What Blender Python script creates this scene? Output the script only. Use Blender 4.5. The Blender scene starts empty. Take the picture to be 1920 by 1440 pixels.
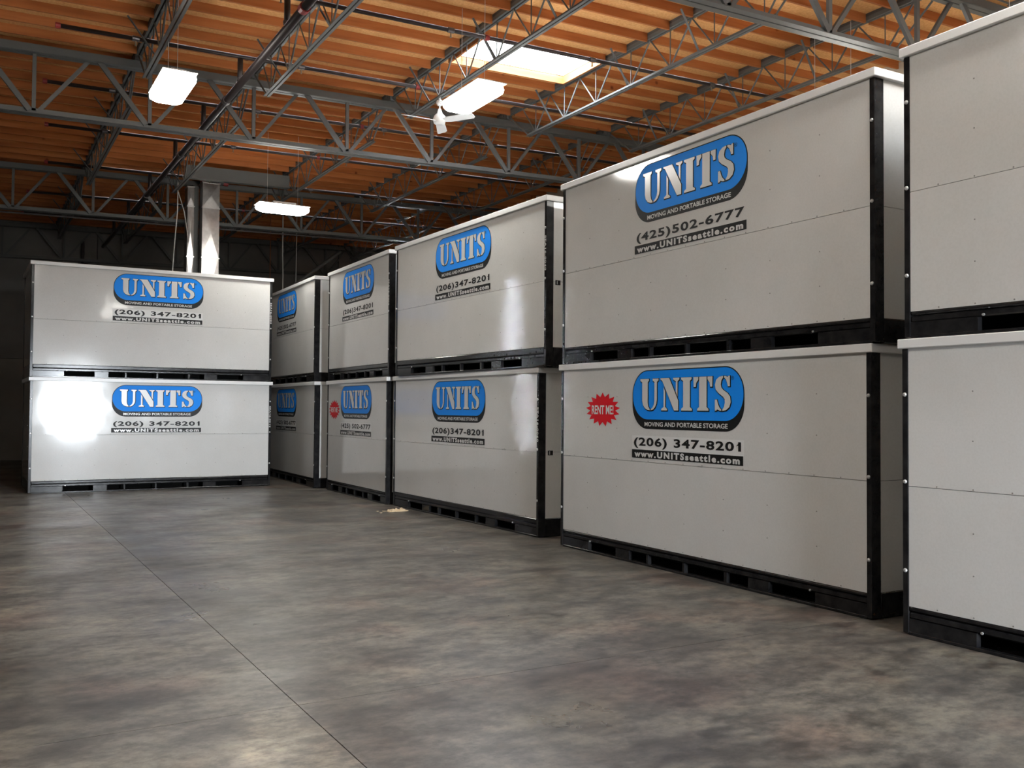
import bpy, math, random
from mathutils import Vector, Matrix

random.seed(7)
sc = bpy.context.scene
COL = sc.collection

# ------------------------------------------------------------------ camera
F_PX, PITCH, ROLL, EYE, YAW = 1760.84, .0273, .0076, 1.7376, .5237
fwd = Vector((math.sin(YAW)*math.cos(PITCH), math.cos(YAW)*math.cos(PITCH), math.sin(PITCH)))
right = Vector((math.cos(YAW), -math.sin(YAW), 0))
up = right.cross(fwd)
rr = right*math.cos(ROLL) + up*math.sin(ROLL)
uu = -right*math.sin(ROLL) + up*math.cos(ROLL)
cam_d = bpy.data.cameras.new('camera')
cam_d.sensor_width = 36
cam_d.lens = F_PX/1920*36
cam_d.clip_start = .05
cam = bpy.data.objects.new('camera', cam_d)
COL.objects.link(cam)
m = Matrix((rr, uu, -fwd)).transposed().to_4x4()
m.translation = (0, 0, EYE)
cam.matrix_world = m
sc.camera = cam

# ------------------------------------------------------------------ daylight, exposure
SKY = 380.0
LAMP = 48.0
w = bpy.data.worlds.new('daylight')
sc.world = w
w.use_nodes = True
bg = w.node_tree.nodes['Background']
bg.inputs['Color'].default_value = (.86, .93, 1.0, 1)
bg.inputs['Strength'].default_value = SKY
vs = sc.view_settings
vs.view_transform = 'Standard'
vs.look = 'None'
vs.gamma = 1
vs.use_curve_mapping = False
vs.exposure = 0.46
sc.cycles.max_bounces = 10
sc.cycles.diffuse_bounces = 6
sc.cycles.transparent_max_bounces = 12
sc.cycles.sample_clamp_indirect = 8
sc.cycles.caustics_reflective = False
sc.cycles.caustics_refractive = False

# ------------------------------------------------------------------ room numbers (metres)
X0, X1, Y0, Y1 = -8.0, 14.4, -9.0, 34.0
SLOPE = .021
def zr(x, off=0.0):                       # underside of the sub-purlins, roof rises to the right
    return 7.74 + SLOPE*(x-6) + off
BAYS = [0.0, 8.5, 16.98, 25.5, 34.0]      # girder lines
JOIST_X = [-2.85, -.25, 2.37, 4.33, 7.0, 9.6, 12.15]
PUR = .5655
DECK = .14
DOOR = (4.2, 5.6, 2.9, .9)             # truck-dock opening with a raised sill in the wall behind the camera
SKYLIGHTS = [(7.14, 9.46, 13.31, 14.56), (7.14, 9.46, 2.6, 3.85), (-.1, 2.2, -5.8, -4.55)]

def portal(name, loc, rot, sx, sy):
    l = bpy.data.lights.new(name, 'AREA')
    l.shape = 'RECTANGLE'; l.size = sx; l.size_y = sy
    l.cycles.is_portal = True
    o = bpy.data.objects.new(name, l); COL.objects.link(o)
    o.location = loc; o.rotation_euler = rot
for i, (a, b, c, d) in enumerate(SKYLIGHTS):
    portal('skylight_portal', ((a+b)/2, (c+d)/2, zr((a+b)/2, .3)), (0, 0, 0), b-a, d-c)
portal('door_portal', ((DOOR[0]+DOOR[1])/2, Y0-.22, (DOOR[2]+DOOR[3])/2), (math.radians(90), 0, 0), DOOR[1]-DOOR[0], DOOR[2]-DOOR[3])

# ------------------------------------------------------------------ materials
def mat(name, col, rough=.5, metal=0.0, spec=.5):
    mm = bpy.data.materials.new(name)
    mm.use_nodes = True
    b = mm.node_tree.nodes['Principled BSDF']
    b.inputs['Base Color'].default_value = (*col, 1)
    b.inputs['Roughness'].default_value = rough
    b.inputs['Metallic'].default_value = metal
    b.inputs['Specular IOR Level'].default_value = spec
    return mm

class NT:
    def __init__(s, mm):
        s.t = mm.node_tree; s.b = s.t.nodes['Principled BSDF']
    def n(s, kind, **kw):
        nd = s.t.nodes.new(kind)
        for k, v in kw.items():
            if k in nd.inputs: nd.inputs[k].default_value = v
            else: setattr(nd, k, v)
        return nd
    def l(s, a, ao, b, bi): s.t.links.new(a.outputs[ao], b.inputs[bi])
    def coords(s, scale, rand=0.0):
        c = s.n('ShaderNodeTexCoord'); mp = s.n('ShaderNodeMapping'); mp.inputs['Scale'].default_value = scale
        s.l(c, 'Object', mp, 'Vector')
        if rand:
            oi = s.n('ShaderNodeObjectInfo'); mu = s.n('ShaderNodeMath', operation='MULTIPLY'); mu.inputs[1].default_value = rand
            s.l(oi, 'Random', mu, 0)
            cb = s.n('ShaderNodeCombineXYZ'); s.l(mu, 0, cb, 0); s.l(mu, 0, cb, 1); s.l(mu, 0, cb, 2)
            s.l(cb, 0, mp, 'Location')
        return mp
    def noise(s, vec, scale, detail=4, rough=.55):
        nn = s.n('ShaderNodeTexNoise', Scale=scale, Detail=detail, Roughness=rough); s.l(vec, 0, nn, 'Vector'); return nn
    def ramp(s, src, out, stops):
        r = s.n('ShaderNodeValToRGB'); e = r.color_ramp.elements
        while len(e) < len(stops): e.new(.5)
        for k, (p, c) in zip(e, stops): k.position = p; k.color = (*c, 1) if len(c) == 3 else c
        s.l(src, out, r, 0); return r
    def mix(s, fac, a, b, mode='MIX'):
        mx = s.n('ShaderNodeMix', data_type='RGBA', blend_type=mode)
        for k, v in ((0, fac), (6, a), (7, b)):
            if isinstance(v, tuple) and not hasattr(v[0], 'outputs'): mx.inputs[k].default_value = (*v, 1)
            elif isinstance(v, (int, float)): mx.inputs[k].default_value = v
            else: s.t.links.new(v[0].outputs[v[1]], mx.inputs[k])
        return (mx, 2)
    def bump(s, src, out, strength, dist):
        bp = s.n('ShaderNodeBump', Strength=strength, Distance=dist); s.l(src, out, bp, 'Height'); s.l(bp, 0, s.b, 'Normal')
    def col(s, v): s.t.links.new(v[0].outputs[v[1]], s.b.inputs['Base Color'])

def wood(name, base, dark, light, sx):
    mm = mat(name, base, .75, 0, .25); t = NT(mm)
    v = t.coords(sx, 37.0)
    n1 = t.noise(v, 1.0, 6, .6)
    r1 = t.ramp(n1, 0, [(.25, dark), (.5, base), (.75, light)])
    v2 = t.coords((1.6, 1.6, 1.6), 91.0)
    vo = t.n('ShaderNodeTexVoronoi', Scale=1.3); t.l(v2, 0, vo, 'Vector')
    r2 = t.ramp(vo, 'Distance', [(.04, (.32, .2, .12)), (.11, (1, 1, 1))])
    c = t.mix(1.0, (r1, 0), (r2, 0), 'MULTIPLY')
    oi = t.n('ShaderNodeObjectInfo')
    r3 = t.ramp(oi, 'Random', [(0, (.82, .78, .76)), (1, (1.0, 1.0, 1.0))])
    c = t.mix(1.0, c, (r3, 0), 'MULTIPLY')
    t.col(c); return mm

M = {}
M['purlin'] = wood('purlin_wood', (.47, .165, .050), (.32, .10, .028), (.58, .225, .078), (.5, 7, 7))
def deck_mat():
    mm = mat('deck_plywood', (.6, .33, .13), .8, 0, .2); t = NT(mm)
    v = t.coords((1, 1, 1)); n = t.noise(v, 26, 5, .65)
    r = t.ramp(n, 0, [(.3, (.68, .345, .12)), (.5, (.81, .44, .175)), (.7, (.89, .54, .24))])
    v2 = t.coords((.25, .8, 1)); n2 = t.noise(v2, 1.2, 3)
    r2 = t.ramp(n2, 0, [(.3, (.8, .78, .76)), (.7, (1, 1, 1))])
    t.col(t.mix(1.0, (r, 0), (r2, 0), 'MULTIPLY')); t.bump(n, 0, .3, .01); return mm
M['deck'] = deck_mat()
def panel_mat(name, wav):
    mm = mat(name, (.64, .635, .62), .085, 0, .5); t = NT(mm)
    v = t.coords((1, 1, 1), 11.0)
    n = t.noise(v, 1.1, 5, .6)
    r = t.ramp(n, 0, [(.3, (.60, .595, .577)), (.65, (.645, .642, .627))])
    n3 = t.noise(v, 60, 2)
    r3 = t.ramp(n3, 0, [(.35, (.96, .96, .955)), (.6, (1, 1, 1))])
    t.col(t.mix(1.0, (r, 0), (r3, 0), 'MULTIPLY'))
    n2 = t.noise(v, 1.6, 2, .4)
    t.bump(n2, 0, wav, .02); return mm
M['panel'] = panel_mat('white_panel', .05)
M['panel_dented'] = panel_mat('white_panel_dented', .22)
M['cap'] = mat('white_cap', (.74, .74, .735), .3)
def black_mat():
    mm = mat('black_steel', (.012, .012, .013), .16, 0, .25); t = NT(mm)
    v = t.coords((1, 1, 1), 5.0); n = t.noise(v, 9, 4)
    r = t.ramp(n, 0, [(.35, (.008, .008, .009)), (.75, (.024, .023, .023))]); t.col((r, 0)); return mm
M['black'] = black_mat()
M['void'] = mat('dark_interior', (.004, .004, .004), .9, 0, .1)
M['bolt'] = mat('zinc_bolt', (.55, .55, .54), .35, .6)
M['rivet'] = mat('rivet_grey', (.20, .195, .18), .5)
M['blue'] = mat('logo_blue', (.010, .26, .90), .45, 0, .12)
M['ink'] = mat('logo_black', (.008, .008, .008), .45, 0, .2)
M['print_white'] = mat('logo_white', (.63, .625, .61), .2)
M['sticker'] = mat('sticker_white', (.70, .70, .69), .2)
M['red'] = mat('burst_red', (.68, .018, .028), .12)
M['code'] = mat('code_white', (.62, .62, .6), .5)
M['steel'] = mat('grey_painted_steel', (.115, .118, .114), .5, 0, .4)
M['nailer'] = mat('dark_nailer', (.10, .097, .09), .8, 0, .2)
M['pipe'] = mat('dark_sprinkler_pipe', (.035, .026, .025), .45, .3)
M['pipe_grey'] = mat('worn_pipe', (.09, .08, .08), .4, .4)
M['redpipe'] = mat('red_fitting', (.25, .02, .018), .5)
M['brass'] = mat('sprinkler_metal', (.25, .2, .13), .6, .3)
M['white'] = mat('white_paint', (.8, .8, .78), .4)
M['cord'] = mat('white_cord', (.62, .62, .6), .6)
M['copper'] = mat('copper_rod', (.42, .16, .07), .4, .7)
M['galv'] = mat('galvanised_sheet', (.55, .54, .52), .3, .85)
def galv():
    t = NT(M['galv']); v = t.coords((1, 1, 1), 3.0)
    n = t.noise(v, 6, 4); r = t.ramp(n, 0, [(.3, (.42, .41, .40)), (.7, (.62, .61, .59))]); t.col((r, 0))
galv()
def concrete(name, tint):
    mm = mat(name, (.2, .19, .17), .4, 0, .5); t = NT(mm); k = tint*.6
    v = t.coords((1, 1, 1))
    n1 = t.noise(v, .35, 5, .6)
    r1 = t.ramp(n1, 0, [(.3, (.150*k, .136*k, .120*k)), (.5, (.215*k, .199*k, .174*k)), (.7, (.28*k, .258*k, .225*k))])
    c = (r1, 0)
    for rot, sc_, lo, amt in ((.35, (.55, 1.3, 1), .55, .85), (-.7, (1.7, 2.9, 1), .5, .9), (1.0, (5.0, 7.5, 1), .52, .85)):   # trowel and tyre streaks
        m_ = t.coords(sc_); m_.inputs['Rotation'].default_value = (0, 0, rot)
        n2 = t.noise(m_, 1.1, 8, .72)
        r2 = t.ramp(n2, 0, [(.40, (lo, lo*.97, lo*.98)), (.51, (1, 1, 1)), (.62, (1.25, 1.23, 1.17))])
        c = t.mix(amt, c, (r2, 0), 'MULTIPLY')
    n3 = t.noise(v, 14, 9, .75)
    r3 = t.ramp(n3, 0, [(.34, (.66, .65, .65)), (.5, (1, 1, 1)), (.66, (1.2, 1.2, 1.18))])
    c = t.mix(1.0, c, (r3, 0), 'MULTIPLY')
    n4 = t.noise(v, .9, 3, .5)                                   # reddish wear here and there
    r4 = t.ramp(n4, 0, [(.54, (1, 1, 1)), (.7, (1.12, .92, .89))])
    c = t.mix(1.0, c, (r4, 0), 'MULTIPLY')
    vo = t.n('ShaderNodeTexVoronoi', Scale=.9); t.l(v, 0, vo, 'Vector')   # oil spots
    r5 = t.ramp(vo, 'Distance', [(.008, (.3, .28, .26)), (.016, (1, 1, 1))])
    c = t.mix(.7, c, (r5, 0), 'MULTIPLY')
    # worn strip along the joint, a polished patch with its shine painted in pale and a dark damp stain, each with a ragged edge
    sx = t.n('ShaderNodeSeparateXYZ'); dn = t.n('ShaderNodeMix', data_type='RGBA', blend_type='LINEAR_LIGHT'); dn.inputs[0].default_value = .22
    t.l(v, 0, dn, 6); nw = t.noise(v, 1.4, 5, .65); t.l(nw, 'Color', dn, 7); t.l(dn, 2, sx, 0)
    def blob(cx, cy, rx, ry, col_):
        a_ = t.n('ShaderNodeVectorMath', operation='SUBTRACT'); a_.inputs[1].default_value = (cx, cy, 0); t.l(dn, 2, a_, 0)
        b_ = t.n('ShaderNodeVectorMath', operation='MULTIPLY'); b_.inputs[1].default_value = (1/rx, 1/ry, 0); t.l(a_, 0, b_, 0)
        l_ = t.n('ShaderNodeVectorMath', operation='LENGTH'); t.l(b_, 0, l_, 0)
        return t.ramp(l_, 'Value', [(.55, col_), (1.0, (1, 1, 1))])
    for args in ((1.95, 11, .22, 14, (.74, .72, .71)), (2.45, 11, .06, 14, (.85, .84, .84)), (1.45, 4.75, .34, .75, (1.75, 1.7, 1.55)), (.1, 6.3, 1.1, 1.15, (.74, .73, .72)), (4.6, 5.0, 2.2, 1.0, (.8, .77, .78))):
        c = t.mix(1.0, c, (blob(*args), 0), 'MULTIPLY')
    t.col(c)
    n6 = t.noise(v, .8, 5, .6)
    r6 = t.ramp(n6, 0, [(.3, (.26, .26, .26)), (.7, (.50, .50, .50))])
    t.l(r6, 0, t.b, 'Roughness')
    t.bump(n3, 0, .06, .004); return mm
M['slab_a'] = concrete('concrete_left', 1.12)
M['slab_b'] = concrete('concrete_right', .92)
M['joint'] = mat('slab_joint', (.05, .045, .04), .9)
def wallm(name, c):
    mm = mat(name, c, .85, 0, .2); t = NT(mm); v = t.coords((1, 1, 1)); n = t.noise(v, .6, 5)
    r = t.ramp(n, 0, [(.3, tuple(x*.78 for x in c)), (.7, tuple(x*1.12 for x in c))]); t.col((r, 0)); return mm
M['wall'] = wallm('tilt_up_concrete', (.20, .19, .18))
M['wall_back'] = wallm('dark_back_wall', (.2, .19, .18))
M['wall_base'] = wallm('back_wall_lower_paint', (.26, .24, .21))
M['wall_right'] = wallm('beige_wall', (.5, .44, .35))
M['debris'] = mat('tan_scrap', (.55, .43, .28), .8)
M['roofing'] = mat('roofing_felt', (.05, .05, .05), .9)
def emis(name, col, s):
    mm = bpy.data.materials.new(name); mm.use_nodes = True; nt = mm.node_tree
    b = nt.nodes['Principled BSDF']; b.inputs['Base Color'].default_value = (.9, .9, .9, 1)
    b.inputs['Emission Color'].default_value = (*col, 1); b.inputs['Emission Strength'].default_value = s
    return mm
M['lens'] = emis('lit_lens', (1, .975, .91), LAMP)
def pane():
    mm = bpy.data.materials.new('skylight_acrylic'); mm.use_nodes = True; nt = mm.node_tree; nt.nodes.clear()
    o = nt.nodes.new('ShaderNodeOutputMaterial'); mx = nt.nodes.new('ShaderNodeMixShader'); mx.inputs[0].default_value = .15
    a = nt.nodes.new('ShaderNodeBsdfTransparent'); a.inputs[0].default_value = (.24, .245, .25, 1)
    b = nt.nodes.new('ShaderNodeBsdfTranslucent'); b.inputs[0].default_value = (.35, .35, .35, 1)
    nt.links.new(a.outputs[0], mx.inputs[1]); nt.links.new(b.outputs[0], mx.inputs[2]); nt.links.new(mx.outputs[0], o.inputs[0])
    return mm
M['acrylic'] = pane()

# ------------------------------------------------------------------ mesh helpers
class MB:
    def __init__(s): s.v = []; s.f = []
    def add(s, vs_, fs):
        k = len(s.v); s.v += [tuple(p) for p in vs_]; s.f += [tuple(i+k for i in f) for f in fs]; return s
    def box(s, a, b):
        (x0, y0, z0), (x1, y1, z1) = a, b
        return s.add([(x0,y0,z0),(x1,y0,z0),(x1,y1,z0),(x0,y1,z0),(x0,y0,z1),(x1,y0,z1),(x1,y1,z1),(x0,y1,z1)],
                     [(0,3,2,1),(4,5,6,7),(0,1,5,4),(1,2,6,5),(2,3,7,6),(3,0,4,7)])
    def sbox(s, a, b, zf):                       # box whose z is offset by a function of x
        k = len(s.v); s.box(a, b)
        for i in range(k, len(s.v)):
            x, y, z = s.v[i]; s.v[i] = (x, y, z+zf(x))
        return s
    def bbox(s, a, b, c=.006):                   # box with chamfered vertical/horizontal front edges
        (x0, y0, z0), (x1, y1, z1) = a, b
        c = min(c, (x1-x0)/3, (y1-y0)/3, (z1-z0)/3)
        pts = []
        for z, i in ((z0, c), (z0+c, 0), (z1-c, 0), (z1, c)):
            pts += [(x0+i+c*(i == 0), y0+i, z), (x1-i-c*(i == 0), y0+i, z), (x1-i, y0+i+c*(i == 0), z), (x1-i, y1-i-c*(i == 0), z),
                    (x1-i-c*(i == 0), y1-i, z), (x0+i+c*(i == 0), y1-i, z), (x0+i, y1-i-c*(i == 0), z), (x0+i, y0+i+c*(i == 0), z)]
        fs = [tuple(range(7, -1, -1)), tuple(range(24, 32))]
        for r in range(3):
            for i in range(8):
                j = (i+1) % 8; fs.append((r*8+i, r*8+j, r*8+8+j, r*8+8+i))
        return s.add(pts, fs)
    def bar(s, p, q, wd, dp, upv=(0, 0, 1)):     # rectangular bar from p to q
        p, q = Vector(p), Vector(q); d = (q-p).normalized(); u = Vector(upv)
        if abs(d.dot(u)) > .98: u = Vector((0, 1, 0))
        a = d.cross(u).normalized()*wd/2; b = d.cross(a).normalized()*dp/2
        vs_ = [p-a-b, p+a-b, p+a+b, p-a+b, q-a-b, q+a-b, q+a+b, q-a+b]
        return s.add(vs_, [(0,3,2,1),(4,5,6,7),(0,1,5,4),(1,2,6,5),(2,3,7,6),(3,0,4,7)])
    def tube(s, pts, r, n=8, cap=True):
        pts = [Vector(p) for p in pts]; k = len(s.v); rs = r if isinstance(r, (list, tuple)) else [r]*len(pts)
        a = None
        for i, p in enumerate(pts):
            d = (pts[min(i+1, len(pts)-1)]-pts[max(i-1, 0)]).normalized()
            if a is None:
                a = d.cross(Vector((0, 0, 1)) if abs(d.z) < .9 else Vector((1, 0, 0))).normalized()
            else: a = (a-d*a.dot(d)).normalized()
            b = d.cross(a)
            for j in range(n):
                t = 2*math.pi*j/n; s.v.append(tuple(p+(a*math.cos(t)+b*math.sin(t))*rs[i]))
        for i in range(len(pts)-1):
            for j in range(n):
                j2 = (j+1) % n; s.f.append((k+i*n+j, k+i*n+j2, k+(i+1)*n+j2, k+(i+1)*n+j))
        if cap:
            s.f.append(tuple(k+j for j in range(n-1, -1, -1))); e = k+(len(pts)-1)*n; s.f.append(tuple(e+j for j in range(n)))
        return s
    def poly(s, pts, y):                          # flat print on the plane facing -y; pts are (x, z)
        k = len(s.v); ar = sum(pts[i][0]*pts[(i+1) % len(pts)][1]-pts[(i+1) % len(pts)][0]*pts[i][1] for i in range(len(pts)))
        if ar < 0: pts = pts[::-1]
        s.v += [(x, y, z) for x, z in pts]; s.f.append(tuple(range(k, k+len(pts)))); return s
    def mesh(s, name, m, smooth=False):
        me = bpy.data.meshes.new(name); me.from_pydata(s.v, [], s.f); me.update()
        me.materials.append(M[m] if isinstance(m, str) else m)
        if smooth:
            me.polygons.foreach_set('use_smooth', [len(p.vertices) == 4 for p in me.polygons])
        return me
    def obj(s, name, m, parent=None, smooth=False): return link(name, s.mesh(name, m, smooth), parent)

def link(name, me, parent=None, loc=None, rot=None):
    o = bpy.data.objects.new(name, me); COL.objects.link(o)
    if parent: o.parent = parent
    if loc is not None: o.location = loc
    if rot is not None: o.rotation_euler = rot
    return o
def tag(o, label, cat, group=None):
    o['label'] = label; o['category'] = cat
    if group: o['group'] = group
    return o
def thing(name, label, cat, loc=(0, 0, 0), rz=0.0, group=None):
    o = link(name, None, None, loc, (0, 0, rz)); o.empty_display_size = .2
    return tag(o, label, cat, group)
def struct(o): o['kind'] = 'structure'; return o
def copy_tree(o, parent=None):
    c = o.copy(); COL.objects.link(c); c.parent = parent
    for ch in o.children: copy_tree(ch, c)
    return c

# ------------------------------------------------------------------ floor: cast slabs with open joints
fl = struct(MB().box((X0-.3, Y0-.3, -.30), (X1+.3, Y1+.3, -.035)).obj('floor', 'joint'))
XS = [X0-.3, 1.70, X1+.3]
YS = [Y0-.3, 5.42, 19.6, Y1+.3]
for i in range(2):
    for j in range(3):
        g = .003
        a = (XS[i]+(g if i else 0), YS[j]+(g if j else 0), -.035)
        b = (XS[i+1]-(g if i == 0 else 0), YS[j+1]-(g if j < 2 else 0), 0)
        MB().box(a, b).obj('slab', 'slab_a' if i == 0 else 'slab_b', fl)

# ------------------------------------------------------------------ walls
def ztop(x): return zr(x, DECK+.3)
wb = struct(MB().sbox((X0, Y1, 0), (X1, Y1+.2, 0), lambda x: 0).obj('wall_back', 'wall_back'))
me = wb.data
for v in me.vertices:
    pass
me.clear_geometry()
# tilt-up wall panels with open vertical joints
px = [X0, -5.2, -2.3, .7, 3.6, 6.5, 9.4, 12.0, X1]
def prism_panel(x0, x1, y0, y1, z0):
    b = MB().box((x0, y0, z0), (x1, y1, 1)); b.v = [(x, y, (z if z == z0 else ztop(x)-.02)) for x, y, z in b.v]; return b
bb = prism_panel(X0, X1, Y1+.12, Y1+.3, 0); me.from_pydata(bb.v, [], bb.f); me.update()
for a, b in zip(px, px[1:]):
    prism_panel(a+.012, b-.012, Y1, Y1+.12, 3.26).obj('wall_panel', 'wall_back', wb)
    MB().box((a+.012, Y1-.004, 0), (b-.012, Y1+.12, 3.24)).obj('lower_wall_panel', 'wall_base', wb)
for nm, x0, x1, mm in (('wall_left', X0-.25, X0, 'wall'), ('wall_right', X1, X1+.25, 'wall_right')):
    b = MB().box((x0, Y0, 0), (x1, Y1, 1)); b.v = [(x, y, (0 if z == 0 else ztop(x0)-.05)) for x, y, z in b.v]
    struct(b.obj(nm, mm))
b = MB()
b.box((DOOR[0], Y0-.2, 0), (DOOR[1], Y0, DOOR[3]))
for x0, x1, z0 in ((X0, DOOR[0], 0), (DOOR[1], X1, 0), (DOOR[0], DOOR[1], DOOR[2])):
    q = MB().box((x0, Y0-.2, z0), (x1, Y0, 1)); b.add([(x, y, (z0 if z == z0 else ztop(x)-.05)) for x, y, z in q.v], q.f)
struct(b.obj('wall_front', 'wall'))
dr = struct(MB().box((DOOR[0]-.1, Y0, 0), (DOOR[0], Y0+.08, DOOR[2]+.1)).box((DOOR[1], Y0, 0), (DOOR[1]+.1, Y0+.08, DOOR[2]+.1)).obj('door_1', 'steel'))
MB().tube([(DOOR[0]-.1, Y0+.25, DOOR[2]+.35), (DOOR[1]+.1, Y0+.25, DOOR[2]+.35)], .22, 16).obj('rolled_curtain', 'steel', dr)
struct(MB().box((X0-20, Y0-40, -.3), (X1+20, Y0-.31, -.05)).obj('yard_ground', 'slab_a'))

# ------------------------------------------------------------------ ceiling: plywood deck with skylight openings
xe = sorted({X0-.25, X1+.25, *[s[0] for s in SKYLIGHTS], *[s[1] for s in SKYLIGHTS]})
ye = sorted({Y0-.2, Y1+.3, *[s[2] for s in SKYLIGHTS], *[s[3] for s in SKYLIGHTS]})
dk = MB()
for a, b in zip(xe, xe[1:]):
    for c, d in zip(ye, ye[1:]):
        mx_, my_ = (a+b)/2, (c+d)/2
        if any(s[0] < mx_ < s[1] and s[2] < my_ < s[3] for s in SKYLIGHTS): continue
        dk.sbox((a, c, DECK), (b, d, DECK+.03), zr)
ceil = struct(dk.obj('ceiling', 'deck'))
# sub-purlins, one piece between two joists; the dark bay at the back is too fine to tell apart
edges = [JOIST_X[1]] + JOIST_X[2:] + [X1+.05]
ycount = 0
rest = MB()
pur_mesh = {}
lines = []
for k in range(4):
    n = 15; st = (BAYS[k+1]-BAYS[k])/n
    lines += [(BAYS[k]+st*(i+.5)) for i in range(n)]
ang = math.atan(SLOPE)
allx = [X0] + JOIST_X + [X1]
for y in lines + [Y0+.3+.566*i for i in range(16)]:
    for a, b in zip(allx, allx[1:]):
        x0, x1 = a+.055, b-.055
        if any(s[0]-.12 < (a+b)/2 < s[1]+.12 and s[2]-.02 < y < s[3]+.02 for s in SKYLIGHTS): continue
        single = 6.5 < y < 25.5 and b > 2
        if single:
            key = (a, b)
            if key not in pur_mesh:
                L = x1-x0; pur_mesh[key] = MB().box((-L/2, -.02, 0), (L/2, .02, DECK)).mesh('sub_purlin', 'purlin')
            o = link('sub_purlin', pur_mesh[key], ceil, ((x0+x1)/2, y, zr((x0+x1)/2)), (0, -ang, 0)); ycount += 1
        else:
            rest.sbox((x0, y-.02, 0), (x1, y+.02, DECK), zr)
o = rest.obj('sub_purlins_beyond', 'purlin', ceil); o['kind'] = 'stuff'

# skylights
for i, (a, b, c, d) in enumerate(SKYLIGHTS):
    t = thing('skylight', ['white acrylic roof skylight glowing between two joists beside the ceiling fan',
        'roof skylight over the near end of the container row', 'roof skylight nearest the roll-up door'][i], 'skylight', ((a+b)/2, (c+d)/2, zr((a+b)/2)))
    ox, oy, oz = t.location
    cb = MB()
    for p, q in (((a-.04, c-.04, 0), (a, d+.04, .24)), ((b, c-.04, 0), (b+.04, d+.04, .24)), ((a, c-.04, 0), (b, c, .24)), ((a, d, 0), (b, d+.04, .24))):
        cb.sbox((p[0], p[1], p[2]), (q[0], q[1], q[2]), zr)
    cb.v = [(x-ox, y-oy, z-oz) for x, y, z in cb.v]; cb.obj('curb', 'purlin', t)
    pn = MB().sbox((a-.03, c-.03, .15), (b+.03, d+.03, .154), zr); pn.v = [(x-ox, y-oy, z-oz) for x, y, z in pn.v]
    pn.obj('pane', 'acrylic', t)

# ------------------------------------------------------------------ open web joists
def make_joist(L):
    """local: y 0..L along the joist, z 0 = underside of sub-purlins"""
    t = thing('bar_joist', '', 'roof joist')
    MB().box((-.05, .08, .092), (.05, L-.08, DECK)).obj('nailer', 'nailer', t)
    MB().box((-.052, .02, .03), (-.012, L-.02, .09)).box((.012, .02, .03), (.052, L-.02, .09)).obj('top_chord', 'steel', t)
    e0, e1 = .85, L-.92
    MB().box((-.055, e0, -.60), (-.010, e1, -.592)).box((-.022, e0, -.592), (-.014, e1, -.55)).box((.010, e0, -.60), (.055, e1, -.592)).box((.014, e0, -.592), (.022, e1, -.55)).obj('bottom_chord', 'steel', t)
    nodes = [L-1.22-1.03*i for i in range(7)]
    if nodes[-1] > 1.9: nodes.append(nodes[-1]-1.0)
    zb, zt = -.575, .035
    diag = MB().tube([(0, 0, zb), (0, .515, zt)], .0125, 6).mesh('web_bar', 'steel')
    diag2 = MB().tube([(0, 0, zb), (0, -.515, zt)], .0155, 6).mesh('web_bar', 'steel')
    vert = MB().tube([(0, 0, zb), (0, 0, zt)], .0095, 6).mesh('web_bar', 'steel')
    for y in nodes:
        link('web_bar', diag, t, (-.006, y, 0)); link('web_bar', diag2, t, (.006, y, 0)); link('web_bar', vert, t, (0, y, 0))
    MB().tube([(0, e1-.03, zb), (0, L-.12, zt)], .016, 6).obj('end_bar', 'steel', t)
    MB().tube([(0, e0+.03, zb), (0, .12, zt)], .016, 6).obj('end_bar', 'steel', t)
    MB().box((-.06, .0, -.044), (.06, .16, .03)).obj('bearing_seat', 'steel', t)
    MB().box((-.06, L-.16, -.044), (.06, L, .03)).obj('bearing_seat', 'steel', t)
    br = MB().bar((-.42, 0, -.012), (.06, .12, -.57), .035, .012).mesh('brace', 'steel')
    for y in (L-1.9, L-4.3, L-6.1):
        if y > .6: link('brace', br, t, (0, y, 0))
    return t
proto = {}
JW = {-.25: ', over the clear floor', 2.37: ', left of the sprinkler main', 4.33: ', beside the sprinkler main', 7.0: ', in line with the fan', 9.6: ', by the skylight edge', 12.15: ', over the back aisle'}
bayname = ['in the near bay', 'in the skylight bay', 'in the bay behind the fan', 'in the dark back bay']
jn = {(1, 2.37): 'grey open web roof joist left of the lowest sprinkler main, by the square lit lamp',
      (1, 4.33): 'grey open web roof joist running beside the dark sprinkler main',
      (1, 7.0): 'grey open web roof joist that carries the white ceiling fan',
      (1, 9.6): 'grey open web roof joist along the far side of the bright skylight',
      (1, 12.15): 'grey open web roof joist over the large near container with the 425 phone number',
      (2, 4.33): 'grey open web roof joist ending beside the sheet metal duct',
      (2, 7.0): 'grey open web roof joist above the narrow lit lamp by the duct'}
for k in range(4):
    L = BAYS[k+1]-BAYS[k]
    for x in JOIST_X:
        if k == 0 and x < 2: continue
        if x < -1: continue
        if L not in proto: t = proto[L] = make_joist(L)
        else: t = copy_tree(proto[L])
        t.location = (x, BAYS[k], zr(x))
        t['label'] = jn.get((k, x)) or 'grey open web roof joist '+bayname[k]+JW[x]
        t['group'] = 'open web roof joists'

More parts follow.
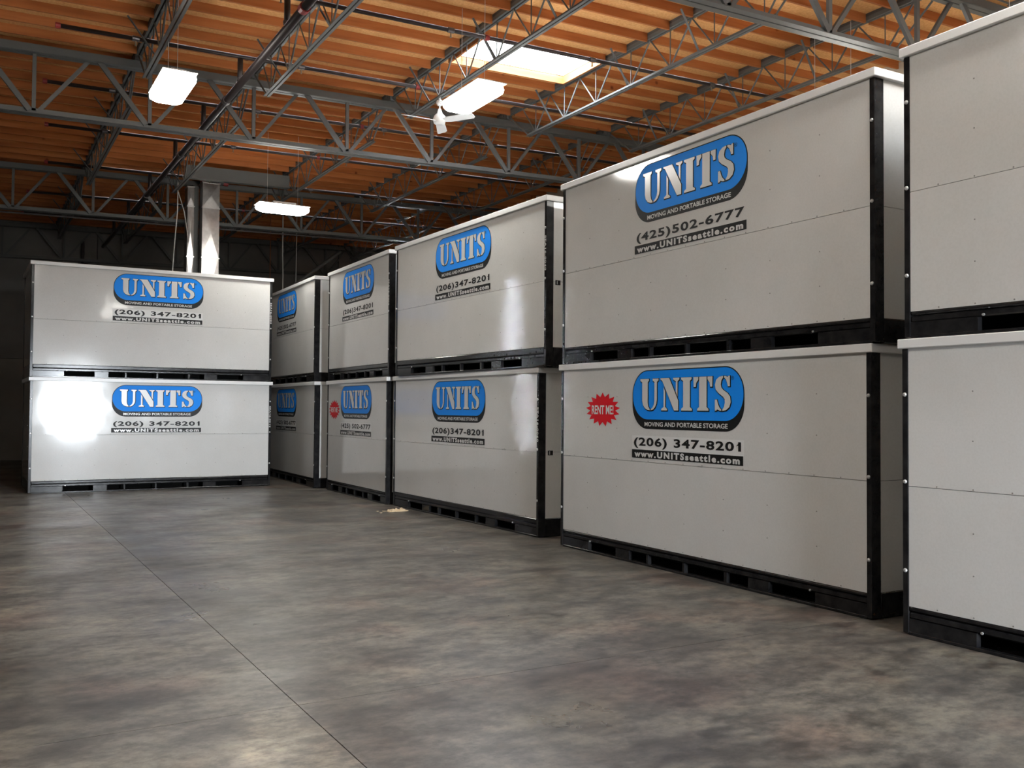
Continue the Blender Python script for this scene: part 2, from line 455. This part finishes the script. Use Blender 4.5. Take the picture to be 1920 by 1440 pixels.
# ------------------------------------------------------------------ girder trusses
def girder(y, label):
    xm = 6.0
    t = thing('girder_truss', label, 'roof truss', (xm, y, zr(xm, -1.17)), 0, 'steel girder trusses')
    ox, oz = xm, zr(xm, -1.17)
    def fin(b): b.v = [(x-ox, yy, z-oz) for x, yy, z in b.v]; return b
    a0, a1 = X0+.05, X1-.02
    fin(MB().sbox((a0, -.10, -.175), (a1, -.012, -.160), zr).sbox((a0, -.025, -.160), (a1, -.012, -.045), zr)
        .sbox((a0, .012, -.175), (a1, .10, -.160), zr).sbox((a0, .012, -.160), (a1, .025, -.045), zr)
        .sbox((a0, -.10, -.060), (a1, -.085, -.045), zr).sbox((a0, -.11, -.17), (a1, -.10, -.058), zr)).obj('top_chord', 'steel', t)
    fin(MB().sbox((a0, -.11, -1.17), (a1, -.012, -1.157), zr).sbox((a0, -.025, -1.157), (a1, -.012, -1.07), zr)
        .sbox((a0, .012, -1.17), (a1, .11, -1.157), zr).sbox((a0, .012, -1.157), (a1, .025, -1.07), zr)).obj('bottom_chord', 'steel', t)
    P = 1.775; x = 6.13-P*7
    while x < X1+1:
        if a0 < x < a1:
            fin(MB().bar((x, 0, zr(x, -1.11)), (x, 0, zr(x, -.10)), .06, .05, (0, 1, 0))).obj('web_post', 'steel', t)
        for s in (-1, 1):
            xt = x+s*P/2
            if a0 < x+s*.07 < a1 and a0 < xt < a1:
                wd = .085 if s < 0 else .06
                fin(MB().bar((x+s*.06, .035*s, zr(x, -1.11)), (xt-s*.04, .035*s, zr(xt, -.10)), wd, .05, (0, 1, 0))).obj('web_diagonal', 'steel', t)
        x += P
    return t
girder(BAYS[1], 'grey steel girder truss crossing above the near containers in front of the skylight')
girder(BAYS[2], 'grey steel girder truss crossing behind the ceiling fan')
girder(BAYS[3], 'shadowed grey steel girder truss crossing at the sheet metal duct')
girder(BAYS[0], 'grey steel girder truss over the near end of the floor')
girder(BAYS[4]-.14, 'dark steel girder truss against the back wall')

# ------------------------------------------------------------------ sprinkler pipes
def pipe_run(y, xa, xb, label, off=-.27, cap=False):
    xm = (xa+xb)/2
    t = thing('sprinkler_branch', label, 'sprinkler pipe', (xm, y, zr(xm, off)), 0, 'sprinkler branch pipes')
    r = .033
    MB().tube([(xa-xm, 0, zr(xa)-zr(xm)), (xb-xm, 0, zr(xb)-zr(xm))], r, 10).obj('pipe', 'pipe', t, True)
    hd = MB().tube([(0, 0, 0), (0, 0, -.05), (0, 0, -.07), (0, 0, -.075)], [.012, .012, .012, .022], 8).mesh('sprinkler_head', 'brass')
    cp = MB().tube([(-.05, 0, 0), (.05, 0, 0)], .042, 10).mesh('coupling', 'pipe_grey')
    x = xa+1.1
    while x < xb-.3:
        link('sprinkler_head', hd, t, (x-xm, 0, zr(x)-zr(xm)-r)); link('coupling', cp, t, (x+.0-xm, 0, zr(x)-zr(xm)))
        x += 2.6
    rc = MB().tube([(-.035, 0, 0), (.035, 0, 0)], .045, 10).mesh('red_coupling', 'redpipe')
    link('red_coupling', rc, t, (6.82-xm, 0, zr(6.82)-zr(xm)))
    link('end_cap', rc, t, (xa-xm+.02, 0, zr(xa)-zr(xm)))
    return t
BR = [(12.67, 'dark sprinkler branch pipe beside the near edge of the skylight', 2.5), (15.27, 'dark sprinkler branch pipe just before the ceiling fan truss', 1.0),
      (18.02, 'dark sprinkler branch pipe behind the ceiling fan truss', 1.0), (20.80, 'dark sprinkler branch pipe over the gap between the crosswise and the row containers', 1.2),
      (24.05, 'dark sprinkler branch pipe in front of the duct', 1.4), (27.6, 'dark sprinkler branch pipe near the back wall', 1.2), (30.6, 'dark sprinkler branch pipe along the back wall', 1.2), (10.0, 'dark sprinkler branch pipe over the nearest containers', 2.5), (7.2, 'dark sprinkler branch pipe in front of the nearest girder truss', 2.5)]
MAINX, MAINZ = 3.69, 6.97
for y, l, xa in BR: pipe_run(y, xa, X1-.2, l)
t = thing('sprinkler_main', 'thick dark sprinkler main pipe with short risers under the joists', 'sprinkler pipe', (MAINX, 20, MAINZ))
MB().tube([(0, -13.5, 0), (0, 13.2, 0)], .057, 14).obj('pipe', 'pipe', t, True)
for y, l, xa in BR:
    MB().tube([(0, y-20, .03), (0, y-20, zr(MAINX, -.27)-MAINZ-.03)], .043, 10).obj('riser', 'pipe', t, True)
    MB().tube([(0, y-20, .055), (0, y-20, .10)], .055, 10).obj('riser_collar', 'pipe_grey', t)
for y in (11.9, 16.2, 20.2, 24.6):
    MB().tube([(0, y-20-.06, 0), (0, y-20+.06, 0)], .074, 12).obj('pipe_coupling', 'pipe_grey' if y > 12 else 'redpipe', t)

# ------------------------------------------------------------------ lamps
def lamp(x, y, z, lx, ly, label):
    t = thing('ceiling_lamp', label, 'lamp', (x, y, z), 0, 'hanging ceiling lamps')
    def rr_(sx, sy, c, z): return [(-sx+c, -sy, z), (sx-c, -sy, z), (sx, -sy+c, z), (sx, sy-c, z), (sx-c, sy, z), (-sx+c, sy, z), (-sx, sy-c, z), (-sx, -sy+c, z)]
    a, b = lx/2, ly/2
    q = MB(); rings = [rr_(a*.82, b*.9, .07, 0), rr_(a*.97, b*.98, .08, .03), rr_(a, b, .08, .08), rr_(a*.96, b*.97, .08, .135)]
    q.add(sum(rings, []), [tuple(range(7, -1, -1))]+[(r*8+i, r*8+(i+1) % 8, r*8+8+(i+1) % 8, r*8+8+i) for r in range(3) for i in range(8)]+[tuple(range(24, 32))])
    q.obj('lens', 'lens', t, False)
    MB().box((-a*1.0, -b*1.0, .137), (a*1.0, b*1.0, .15)).box((-a*.45, -b*.8, .15), (a*.45, b*.8, .2)).obj('housing', 'white', t)
    for sx in (-1, 1):
        if lx > ly: p = (sx*a*.6, 0)
        else: p = (0, sx*b*.6)
        MB().tube([(p[0], p[1], .2), (p[0], p[1], zr(x, -.02)-z)], .004, 5).obj('hanger_wire', 'cord', t)
    return t
lamp(2.41, 13.9, 6.2, .46, 1.2, 'lit rectangular ceiling lamp hanging before the girder truss, away from the containers')
lamp(6.26, 12.05, 6.2, .46, 1.2, 'lit rectangular ceiling lamp hanging right beside the ceiling fan')
lamp(5.83, 20.17, 6.0, 1.12, .44, 'lit narrow ceiling lamp hanging near the sheet metal duct')
for x, y, l in ((.4, 1.4, 'added unseen over the open floor before the near containers'), (1.6, 6.0, 'added unseen over the open floor before the large containers'), (6.2, 3.6, 'above the front of the nearest container stack'), (6.2, -4.6, 'nearest the roll-up door'),  # open-floor lamps are unseen, added to brighten the container faces
             (11.8, 3.5, 'added unseen in the aisle behind the nearest container stack'), (11.8, 10.3, 'added unseen in the aisle behind the large containers'), (11.8, 7.0, 'added unseen in the aisle between the near and the large containers')):  # hidden aisle lamps added to brighten the roof above the row
    lamp(x, y, 6.2, .46, 1.2, 'lit rectangular ceiling lamp '+l)

# ------------------------------------------------------------------ ceiling fan
t = thing('ceiling_fan', 'white three-blade ceiling fan hanging from a roof joist', 'fan', (7.0, 14.72, 6.79))
MB().tube([(0, 0, .32), (0, 0, .39)], .02, 8).obj('hook', 'white', t)
MB().tube([(0, 0, .24), (0, 0, .28), (0, 0, .33)], [.035, .065, .05], 14).obj('canopy', 'white', t, True)
MB().tube([(0, 0, .08), (0, 0, .26)], .014, 8).obj('downrod', 'white', t, True)
MB().tube([(0, 0, -.10), (0, 0, -.07), (0, 0, .0), (0, 0, .05), (0, 0, .10), (0, 0, .18)], [.06, .10, .115, .10, .05, .025], 18).obj('motor_housing', 'white', t, True)
for a in (180, 300, 60):
    c, s = math.cos(math.radians(a)), math.sin(math.radians(a))
    b = MB(); pts = []
    for r, wd in ((.10, .05), (.2, .075), (.66, .085), (.70, .05)):
        for k, sg in ((-1, 1), (1, 1), (1, -1), (-1, -1)):
            lx, ly, lz = r, k*wd, -k*wd*.28+sg*.004
            pts.append((lx*c-ly*s, lx*s+ly*c, lz-.03))
    b.add(pts, [(0, 3, 2, 1), (12, 13, 14, 15)]+[(i*4+j, i*4+(j+1) % 4, i*4+4+(j+1) % 4, i*4+4+j) for i in range(3) for j in range(4)])
    b.obj('blade', 'white', t)

# ------------------------------------------------------------------ duct, column, cords near the far girder
t = thing('steel_column', 'dark steel roof column standing between two sheet metal ducts', 'column', (5.0, 25.2, 0))
MB().box((-.072, -.02, 0), (.072, .0, 7.5)).box((-.01, 0, 0), (.01, .1, 7.5)).box((-.072, .1, 0), (.072, .12, 7.5)).obj('shaft', 'steel', t)
MB().box((-.074, -.1, 0), (.074, .2, .02)).obj('base_plate', 'steel', t)
def duct(x0, x1, y0, y1, zt, label):
    t = thing('air_duct', label, 'duct', ((x0+x1)/2, (y0+y1)/2, 0))
    hx, hy = (x1-x0)/2, (y1-y0)/2
    z = .0
    lv = [0, 1.4, 2.8, 4.2, 5.6, 6.9, zt]
    for a, b in zip(lv, lv[1:]):
        q = MB(); m_ = (a+b)/2; d = .018
        vs_ = [(-hx, -hy, a), (hx, -hy, a), (hx, hy, a), (-hx, hy, a), (-hx, -hy, b), (hx, -hy, b), (hx, hy, b), (-hx, hy, b),
               (0, -hy-d, m_), (hx+d, 0, m_), (0, hy+d, m_), (-hx-d, 0, m_)]
        fs = []
        for i in range(4):
            j = (i+1) % 4; c = 8+i
            fs += [(i, j, c), (j, j+4, c), (j+4, i+4, c), (i+4, i, c)]
        fs += [(3, 2, 1, 0), (4, 5, 6, 7)]
        q.add(vs_, fs).obj('duct_section', 'galv', t)
        MB().box((-hx-.02, -hy-.02, b-.015), (hx+.02, hy+.02, b+.01)).obj('seam_flange', 'galv', t)
    return t
duct(5.10, 5.53, 24.85, 25.25, 7.55, 'wide shiny sheet metal air duct with cross-broken faces rising to the roof')
duct(4.74, 4.90, 24.9, 25.25, 7.4, 'narrow dull sheet metal air duct left of the steel column')
o = tag(MB().sbox((4.40, 23.42, -.42), (6.94, 23.45, -.12), zr).sbox((4.40, 23.36, -.44), (6.94, 23.55, -.42), zr).obj('header_beam', 'steel'), 'grey steel header beam between two joists above the duct', 'beam')
b = tag(MB().tube([(5.1, 25.05, 7.62), (5.75, 25.05, 7.62)], .06, 10).obj('flame_red_pipe', 'pipe'), 'short dark pipe with red ends lying over the duct top', 'pipe')
b.name = 'short_pipe'
for dx in (5.14, 5.72):
    MB().tube([(dx-.06, 25.05, 7.62), (dx+.06, 25.05, 7.62)], .07, 12).obj('pipe_cap', 'redpipe', b)
def cord(name, pts, r, m, label): return tag(MB().tube(pts, r, 6).obj(name, m, None, True), label, 'cord')
cord('hanging_cord', [(4.37, 24.2, 7.30), (4.36, 24.15, 6.6), (4.30, 24.2, 5.6), (4.24, 24.2, 4.4), (4.22, 24.2, .02)], .014, 'cord', 'long white cord hanging left of the ducts behind the crosswise containers')
cord('hanging_cord', [(4.39, 24.25, 7.08), (4.55, 24.3, 6.6), (4.70, 24.6, 6.05), (4.72, 24.84, 5.9)], .012, 'cord', 'short white cord slanting from the joist end to the narrow duct')
cord('hanging_cord', [(8.0, 27.6, 7.5), (8.0, 27.6, 6.3), (8.02, 27.6, 5.7), (8.04, 27.6, .02)], .02, 'cord', 'white conduit hanging behind the far row container, nearer the lamp')
cord('hanging_cord', [(8.42, 27.6, 7.5), (8.42, 27.6, 6.3), (8.38, 27.6, .02)], .012, 'cord', 'thin grey conduit hanging behind the far row container')
cord('copper_rod', [(7.55, 27.3, 7.45), (7.55, 27.3, .02)], .012, 'copper', 'thin copper coloured rod hanging behind the far row container')
o = tag(MB().tube([(7.2, 27.0, 4.55), (9.6, 27.0, 6.46)], .05, 8).obj('brace_pole', 'steel', None, True), 'dim slanting brace pole behind the far row containers', 'pole')
MB().tube([(7.14, 27.0, 4.50), (7.23, 27.0, 4.575)], .058, 10).obj('pole_end', 'white', o)
MB().tube([(7.2, 27.0, 4.55), (7.2, 27.0, 0)], .04, 8).obj('pole_leg', 'steel', o)
o = tag(MB().tube([(3.5, Y1-.08, 0), (3.5, Y1-.08, 5.55), (3.15, Y1-.08, 5.62), (3.15, Y1-.08, 7.2)], .05, 8).obj('wall_riser', 'pipe', None), 'dark riser pipe with an elbow on the back wall', 'pipe')
MB().tube([(3.5, Y1-.08, 5.3), (9, Y1-.08, 5.3)], .03, 8).obj('side_branch', 'pipe', o)
MB().tube([(3.15, Y1-.18, 6.1), (3.15, Y1-.18, 6.45)], .16, 10).obj('alarm_valve', 'pipe', o)
o = tag(MB().tube([(X0+.1, 25.47, 6.20), (X1-.1, 25.47, 6.67)], .022, 8).obj('conduit_run', 'pipe_grey', None), 'thin pipe running below the far girder truss', 'pipe')

# ------------------------------------------------------------------ storage containers
H, CAP, OV, PW, EW, DEP = 2.318, .0752, .0257, .052, .118, 2.36
_tc = {}
def text_mesh(s, bold=0.0, spacing=1.0):
    key = (s, bold, spacing)
    if key in _tc: return _tc[key]
    cu = bpy.data.curves.new('txt', 'FONT'); cu.body = s; cu.size = 1; cu.offset = bold; cu.space_character = spacing; cu.resolution_u = 3
    ob = bpy.data.objects.new('txt', cu); COL.objects.link(ob)
    me = bpy.data.meshes.new_from_object(ob.evaluated_get(bpy.context.evaluated_depsgraph_get()))
    bpy.data.objects.remove(ob)
    vs_ = [(v.co.x, v.co.y) for v in me.vertices]; fs = [tuple(p.vertices) for p in me.polygons]
    x0 = min(v[0] for v in vs_); x1 = max(v[0] for v in vs_); y0 = min(v[1] for v in vs_); y1 = max(v[1] for v in vs_)
    bpy.data.meshes.remove(me)
    _tc[key] = ([((x-x0)/(x1-x0), (y-y0)/(y1-y0)) for x, y in vs_], fs); return _tc[key]
def text(name, s, m, parent, u0, u1, z0, z1, y, bold=0.0, spacing=1.0, vertical=False):
    vs_, fs = text_mesh(s, bold, spacing)
    if vertical: pts = [(u0+(u1-u0)*b, y, z1-(z1-z0)*a) for a, b in vs_]
    else: pts = [(u0+(u1-u0)*a, y, z0+(z1-z0)*b) for a, b in vs_]
    return MB().add(pts, fs).obj(name, m, parent)

LET = {  # stencil letters in a 1230 x 285 box
 'U': [[(0,285),(128,285),(128,268),(112,255),(112,70),(120,35),(142,10),(142,0),(110,3),(70,18),(40,48),(28,90),(28,255),(0,268)],
       [(185,285),(270,285),(270,268),(247,255),(247,95),(240,60),(220,28),(190,6),(158,0),(158,10),(185,27),(203,52),(212,85),(212,255),(185,268)]],
 'N': [[(300,285),(300,275),(325,262),(492,0),(550,0),(550,85),(425,285)],
       [(345,205),(345,30),(310,12),(310,0),(395,0),(395,12),(368,30),(368,168)],
       [(480,285),(565,285),(565,270),(540,255),(540,122),(517,160),(517,255),(480,270)]],
 'I': [[(590,285),(730,285),(730,268),(708,255),(708,30),(735,15),(735,0),(590,0),(590,15),(618,30),(618,255),(590,268)]],
 'T': [[(830,285),(925,285),(925,30),(950,15),(950,0),(805,0),(805,15),(830,30)],
       [(755,285),(818,285),(818,262),(792,235),(785,200),(758,200)],
       [(937,285),(1000,285),(997,200),(970,200),(963,235),(937,262)]],
 'S': [[(1130,285),(1085,280),(1045,255),(1030,215),(1040,175),(1075,145),(1130,115),(1150,95),(1152,65),(1142,32),(1122,10),(1122,0),(1165,5),(1205,30),(1222,70),(1215,115),(1185,145),(1135,170),(1110,190),(1103,215),(1110,250),(1130,272)],
       [(1143,285),(1143,272),(1165,255),(1180,225),(1188,200),(1212,200),(1212,285),(1197,285),(1185,275),(1165,283)],
       [(1108,0),(1108,10),(1085,28),(1068,55),(1055,92),(1030,92),(1030,0),(1048,0),(1058,12),(1085,2)]]}
def grow(p, d):
    n = len(p); ar = sum(p[i][0]*p[(i+1) % n][1]-p[(i+1) % n][0]*p[i][1] for i in range(n)); sg = 1 if ar > 0 else -1; out = []
    for i in range(n):
        a, b, c = Vector(p[i-1]), Vector(p[i]), Vector(p[(i+1) % n])
        e, g = (b-a).normalized(), (c-b).normalized()
        n1, n2 = Vector((e.y, -e.x))*sg, Vector((g.y, -g.x))*sg
        q = n1+n2
        q = q/max(q.length_squared, .6)*2 if q.length > 1e-4 else n1
        out.append((b.x+q.x*d, b.y+q.y*d))
    return out
def stadium(u0, u1, z0, z1, r, n=14):
    pts = []
    for cx, cz, a in ((u1-r, z0+r, -90), (u1-r, z1-r, 0), (u0+r, z1-r, 90), (u0+r, z0+r, 180)):
        pts += [(cx+r*math.cos(math.radians(a+90*i/n)), cz+r*math.sin(math.radians(a+90*i/n))) for i in range(n+1)]
    return pts
logo_meshes = {}
def logo(parent, u0):
    """blue logo pill, its black block shade, stencil letters and the tagline"""
    if not logo_meshes:
        b = MB().poly(stadium(0, 1.81, 1.532, 2.192, .275), -.0015); logo_meshes['shade'] = b.mesh('logo_shade', 'ink')
        b = MB().poly(stadium(.011, 1.799, 1.640, 2.181, .265), -.003); logo_meshes['pill'] = b.mesh('logo_pill', 'blue')
        su, sz = 1.48/1230, .352/285
        bk, wh = MB(), MB()
        f = lambda p, dx=0, dz=0: [(.15+(x+dx)*su, 1.742+(z+dz)*sz) for x, z in p]
        for ch in LET.values():
            for p in ch:
                bk.poly(f(grow(p, 6.5), 5, -4), -.0042 - .00002*len(bk.f)); wh.poly(f(p), -.0056)
        logo_meshes['letters_k'] = bk.mesh('letter_outline', 'ink'); logo_meshes['letters'] = wh.mesh('logo_letters', 'print_white')
    s = link('logo_decal', logo_meshes['shade'], parent, (u0, 0, 0))
    link('logo_pill', logo_meshes['pill'], s); link('letter_outline', logo_meshes['letters_k'], s); link('logo_letters', logo_meshes['letters'], s)
    text('tagline', 'MOVING AND PORTABLE STORAGE', 'print_white', s, .225, 1.575, 1.562, 1.612, -.003, .022)
    text('registered_mark', '\u00ae', 'ink', s, 1.625, 1.665, 2.05, 2.09, -.0045)
def phone(parent, u0, num, sticker):
    if sticker: MB().poly([(u0-.025, 1.295), (u0+1.785, 1.295), (u0+1.785, 1.455), (u0-.025, 1.455)], -.0012).obj('phone_sticker', 'sticker', parent)
    text('phone_number', num, 'ink', parent, u0+.01, u0+1.745, 1.312, 1.436, -.003, .03, 1.12)
    if num.endswith('1'): MB().poly([(u0+1.70, 1.412), (u0+1.728, 1.436), (u0+1.728, 1.405), (u0+1.675, 1.392)], -.003).obj('digit_flag', 'ink', parent)
    bar = MB().poly([(u0-.025, 1.202), (u0+1.775, 1.202), (u0+1.775, 1.297), (u0-.025, 1.297)], -.0028).obj('web_address_bar', 'ink', parent)
    text('web_address', 'www.UNITSseattle.com', 'print_white', bar, u0+.02, u0+1.73, 1.213, 1.285, -.0042, .05, 1.3)
def burst(parent, u, z):
    n = 17; pts = []
    for i in range(2*n):
        a = math.pi*i/n+math.pi/2; k = 1 if i % 2 == 0 else .74
        pts.append((u+.355*k*math.cos(a), z+.205*k*math.sin(a)))
    o = MB().poly(pts, -.0025).obj('burst_decal', 'red', parent)
    text('burst_lettering', 'RENT ME!', 'sticker', o, u-.225, u+.225, z-.058, z+.052, -.004, .02, 1.0)

_pm = {}
def shared(key, fn):
    if key not in _pm: _pm[key] = fn()
    return _pm[key]
OPEN16 = [(.62, 1.19), (1.45, 1.77), (1.80, 2.39), (2.42, 3.03), (3.07, 3.37), (3.64, 4.21)]
OPEN12 = [(.33, .78), (.98, 1.25), (1.29, 1.74), (1.78, 2.23), (2.27, 2.52), (2.75, 3.2)]
def container(key, x, y, th, z0, L, zb, label, num=None, sticker=False, logo_u=1.515, code=None, burst_u=None, plate=None, pm='panel'):
    t = thing('storage_container', label, 'storage container', (x, y, z0), th, 'white portable storage containers')
    top = H-CAP; mid = 1.16
    PR = .008                                        # panel recess behind the post face
    gap = .002
    link('front_panel', MB().box((PW, PR, zb), (L-PW, PR+.03, mid-gap)).mesh('front_panel', pm), t)
    link('front_panel', MB().box((PW, PR, mid+gap), (L-PW, PR+.03, top)).mesh('front_panel', pm), t)
    for xa, xb in ((PR, PR+.03), (L-PR-.03, L-PR)):
        MB().box((xa, EW, zb), (xb, DEP-EW, mid-gap)).obj('end_panel', 'panel', t)
        MB().box((xa, EW, mid+gap), (xb, DEP-EW, top)).obj('end_panel', 'panel', t)
    MB().box((PW, DEP-.04, zb), (L-PW, DEP-.01, top)).obj('back_panel', 'panel', t)
    # roof cap
    MB().bbox((-OV, -OV, top), (L+OV, DEP+OV, H), .006).obj('roof_cap', 'cap', t)
    # corner posts: angle section, narrow leg on the front, wide leg on the end
    for sx in (0, 1):
        for sy in (0, 1):
            a, b = (0, PW) if sx == 0 else (L-PW, L)
            c, d = (0, EW) if sy == 0 else (DEP-EW, DEP)
            MB().bbox((a, c, .012), (b, d, top-.001), .004).obj('corner_post', 'black', t)
    # base frame with fork pockets
    zt, zo = .128, .026
    op = OPEN16 if L > 4 else OPEN12
    for yy in (0.003, DEP-.063):
        MB().bbox((PW, yy, zt+.055), (L-PW, yy+.06, zb), .012).obj('base_rail', 'black', t)
        MB().bbox((PW, yy+.006, zt), (L-PW, yy+.06, zt+.05), .01).obj('base_rail', 'black', t)
        MB().bbox((PW, yy, 0), (L-PW, yy+.06, zo), .004).obj('sill_rail', 'black', t)
        ed = [PW] + [v for q in op for v in q] + [L-PW]
        for i in range(0, len(ed), 2):
            MB().box((ed[i], yy+.005, zo), (ed[i+1], yy+.055, zt)).obj('pocket_divider', 'black', t)
    for xa in (.003, L-.063):
        MB().bbox((xa, EW, .0), (xa+.06, DEP-EW, zb), .01).obj('end_base_rail', 'black', t)
    MB().box((.10, .45, .01), (L-.10, DEP-.45, zb+.01)).obj('floor_core', 'void', t)
    MB().box((.07, .07, zb-.02), (L-.07, DEP-.07, zb+.03)).obj('floor_deck', 'void', t)
    # bolts
    bm_ = shared('bolt', lambda: MB().tube([(0, .0, 0), (0, -.008, 0), (0, -.014, 0)], [.017, .016, .008], 10).mesh('bolt', 'bolt', True))
    for u in (PW/2, L-PW/2):
        for z in (1.88, 1.195, .50): link('bolt', bm_, t, (u, .001, z))
    zn = shared('zinc', lambda: MB().tube([(0, .0, 0), (0, -.012, 0)], .010, 6).mesh('pocket_bolt', 'bolt'))
    for u in (op[0][0]+.05, op[-1][1]-.05): link('pocket_bolt', zn, t, (u, .004, zt+.012))
    # rivets
    q = MB()
    def riv(u, z): q.tube([(u, PR+.001, z), (u, PR-.0025, z)], .0062, 6)
    u = .3
    while u < L-.2: riv(u, mid+.012); riv(u, zb+.014); u += .3
    u = .6
    while u < L-.3:
        for z in (1.9, 1.53, .85, .54):
            if not (z > 1.1 and 1.3 < u < 3.4 and L > 4): riv(u, z)
        u += .605
    o = q.obj('rivets', 'rivet', t); o['kind'] = 'stuff'
    # lettering
    if num:
        hold = t
        g = link('sign_group', None, None)
        bpy.data.objects.remove(g)
        before = set(COL.objects)
        logo(t, logo_u); phone(t, logo_u+.02, num, sticker)
        if burst_u: burst(t, burst_u[0], burst_u[1])
        for o in set(COL.objects)-before:
            if o.parent == t: o.location.y += PR
    if code:
        text('serial_code', code, 'code', t, L-PW+.010, L-.008, 1.30, 1.775, -.0015, .02, 1.1, True)
    if plate:
        o = MB().box((L-PR-.001, plate[0], plate[1]), (L-PR+.006, plate[0]+.08, plate[1]+.065)).obj('latch_plate', 'black', t)
        MB().box((L-PR+.006, plate[0]+.02, plate[1]+.01), (L-PR+.010, plate[0]+.03, plate[1]+.055)).obj('latch_slot', 'bolt', o)
    return t
LB = 4.88-2*OV
N1, N2, N3, N4 = '(206) 347-8201', '(206)347-8201', '(425)502-6777', '(425) 502-6777'
container('S0l', 1.0336, 20.9111, .006, 0, LB, .243, 'lower white container set crosswise at the far end, red burst fading in glare', N1, False, 1.515, 'SEA16-0012', (.91, 1.69), None, 'panel_dented')
container('S0u', 1.0191, 20.8844, .0079, H, LB, .258, 'upper white container of the crosswise stack at the far end', N1, True, 1.515, 'SEA16-0002', None, None, 'panel_dented')
container('S1l', 6.662, 24.70, -1.600, 0, LB, .212, 'lower dim container at the far end of the row, beside the crosswise stack', N4, True, 1.515)
container('S1u', 6.658, 24.727, -1.603, H, LB, .205, 'upper dim container at the far end of the row, its logo blurred by reflections', N3, False, 1.515)
container('S2l', 6.64, 19.40, -1.592, 0, 3.50, .222, 'lower short container with a red burst and the 425 phone number', N4, True, .875, None, (.465, 1.71))
container('S2u', 6.632, 19.37, -1.590, H, 3.53, .255, 'upper short container with the 206 phone number', N2, False, .905, 'SEA12-0002')
container('S3l', 6.63, 15.73, -1.552, 0, LB, .255, 'lower container in mid row with serial code ending 0060', N2, False, 1.53, 'SEA16-0060', None, (.157, 1.115))
container('S3u', 6.5538, 15.5021, -1.5434, H, LB, .268, 'upper container in mid row with serial code ending 0040', N2, False, 1.53, 'SEA16-0040', None, (.152, 1.112))
container('S4l', 6.5942, 10.1493, -1.5785, 0, LB, .221, 'lower large container with a clear red burst and the 206 phone number', N1, True, 1.51, None, (.915, 1.748))
container('S4u', 6.5647, 10.0875, -1.5779, H, LB, .214, 'upper large container with the clear 425 phone number and no burst', N3, False, 1.52)
container('S5l', 6.3979, 4.8976, -1.571, 0, LB, .222, 'lower plain container standing on the floor at the near end of the row')
container('S5u', 6.3903, 4.8679, -1.571, H, LB, .214, 'upper plain container at the near end of the row')

# ------------------------------------------------------------------ scrap on the floor
t = thing('floor_scrap', 'crumpled tan scrap lying on the floor before the mid row container', 'litter', (6.30, 14.80, 0))
q = MB(); rs = random.Random(3)
nx, ny = 9, 5
for j in range(ny):
    for i in range(nx):
        q.v.append((-.17+.34*i/(nx-1)+rs.uniform(-.015, .015), -.11+.22*j/(ny-1)+rs.uniform(-.015, .015), .004+rs.random()*.055*(0 < i < nx-1)*(0 < j < ny-1)))
for j in range(ny-1):
    for i in range(nx-1): k = j*nx+i; q.f.append((k, k+1, k+nx+1, k+nx))
q.obj('crumpled_sheet', 'debris', t)
q = MB()
for i in range(9):
    a, r = rs.uniform(0, 6.28), rs.uniform(.15, .42); s = rs.uniform(.008, .03)
    q.box((r*math.cos(a)-.1-s, r*.4*math.sin(a)-s, .001), (r*math.cos(a)-.1+s, r*.4*math.sin(a)+s, .008))
o = q.obj('crumbs', 'debris', t); o['kind'] = 'stuff'
print('sub-purlins', ycount, 'objects', len(bpy.data.objects))
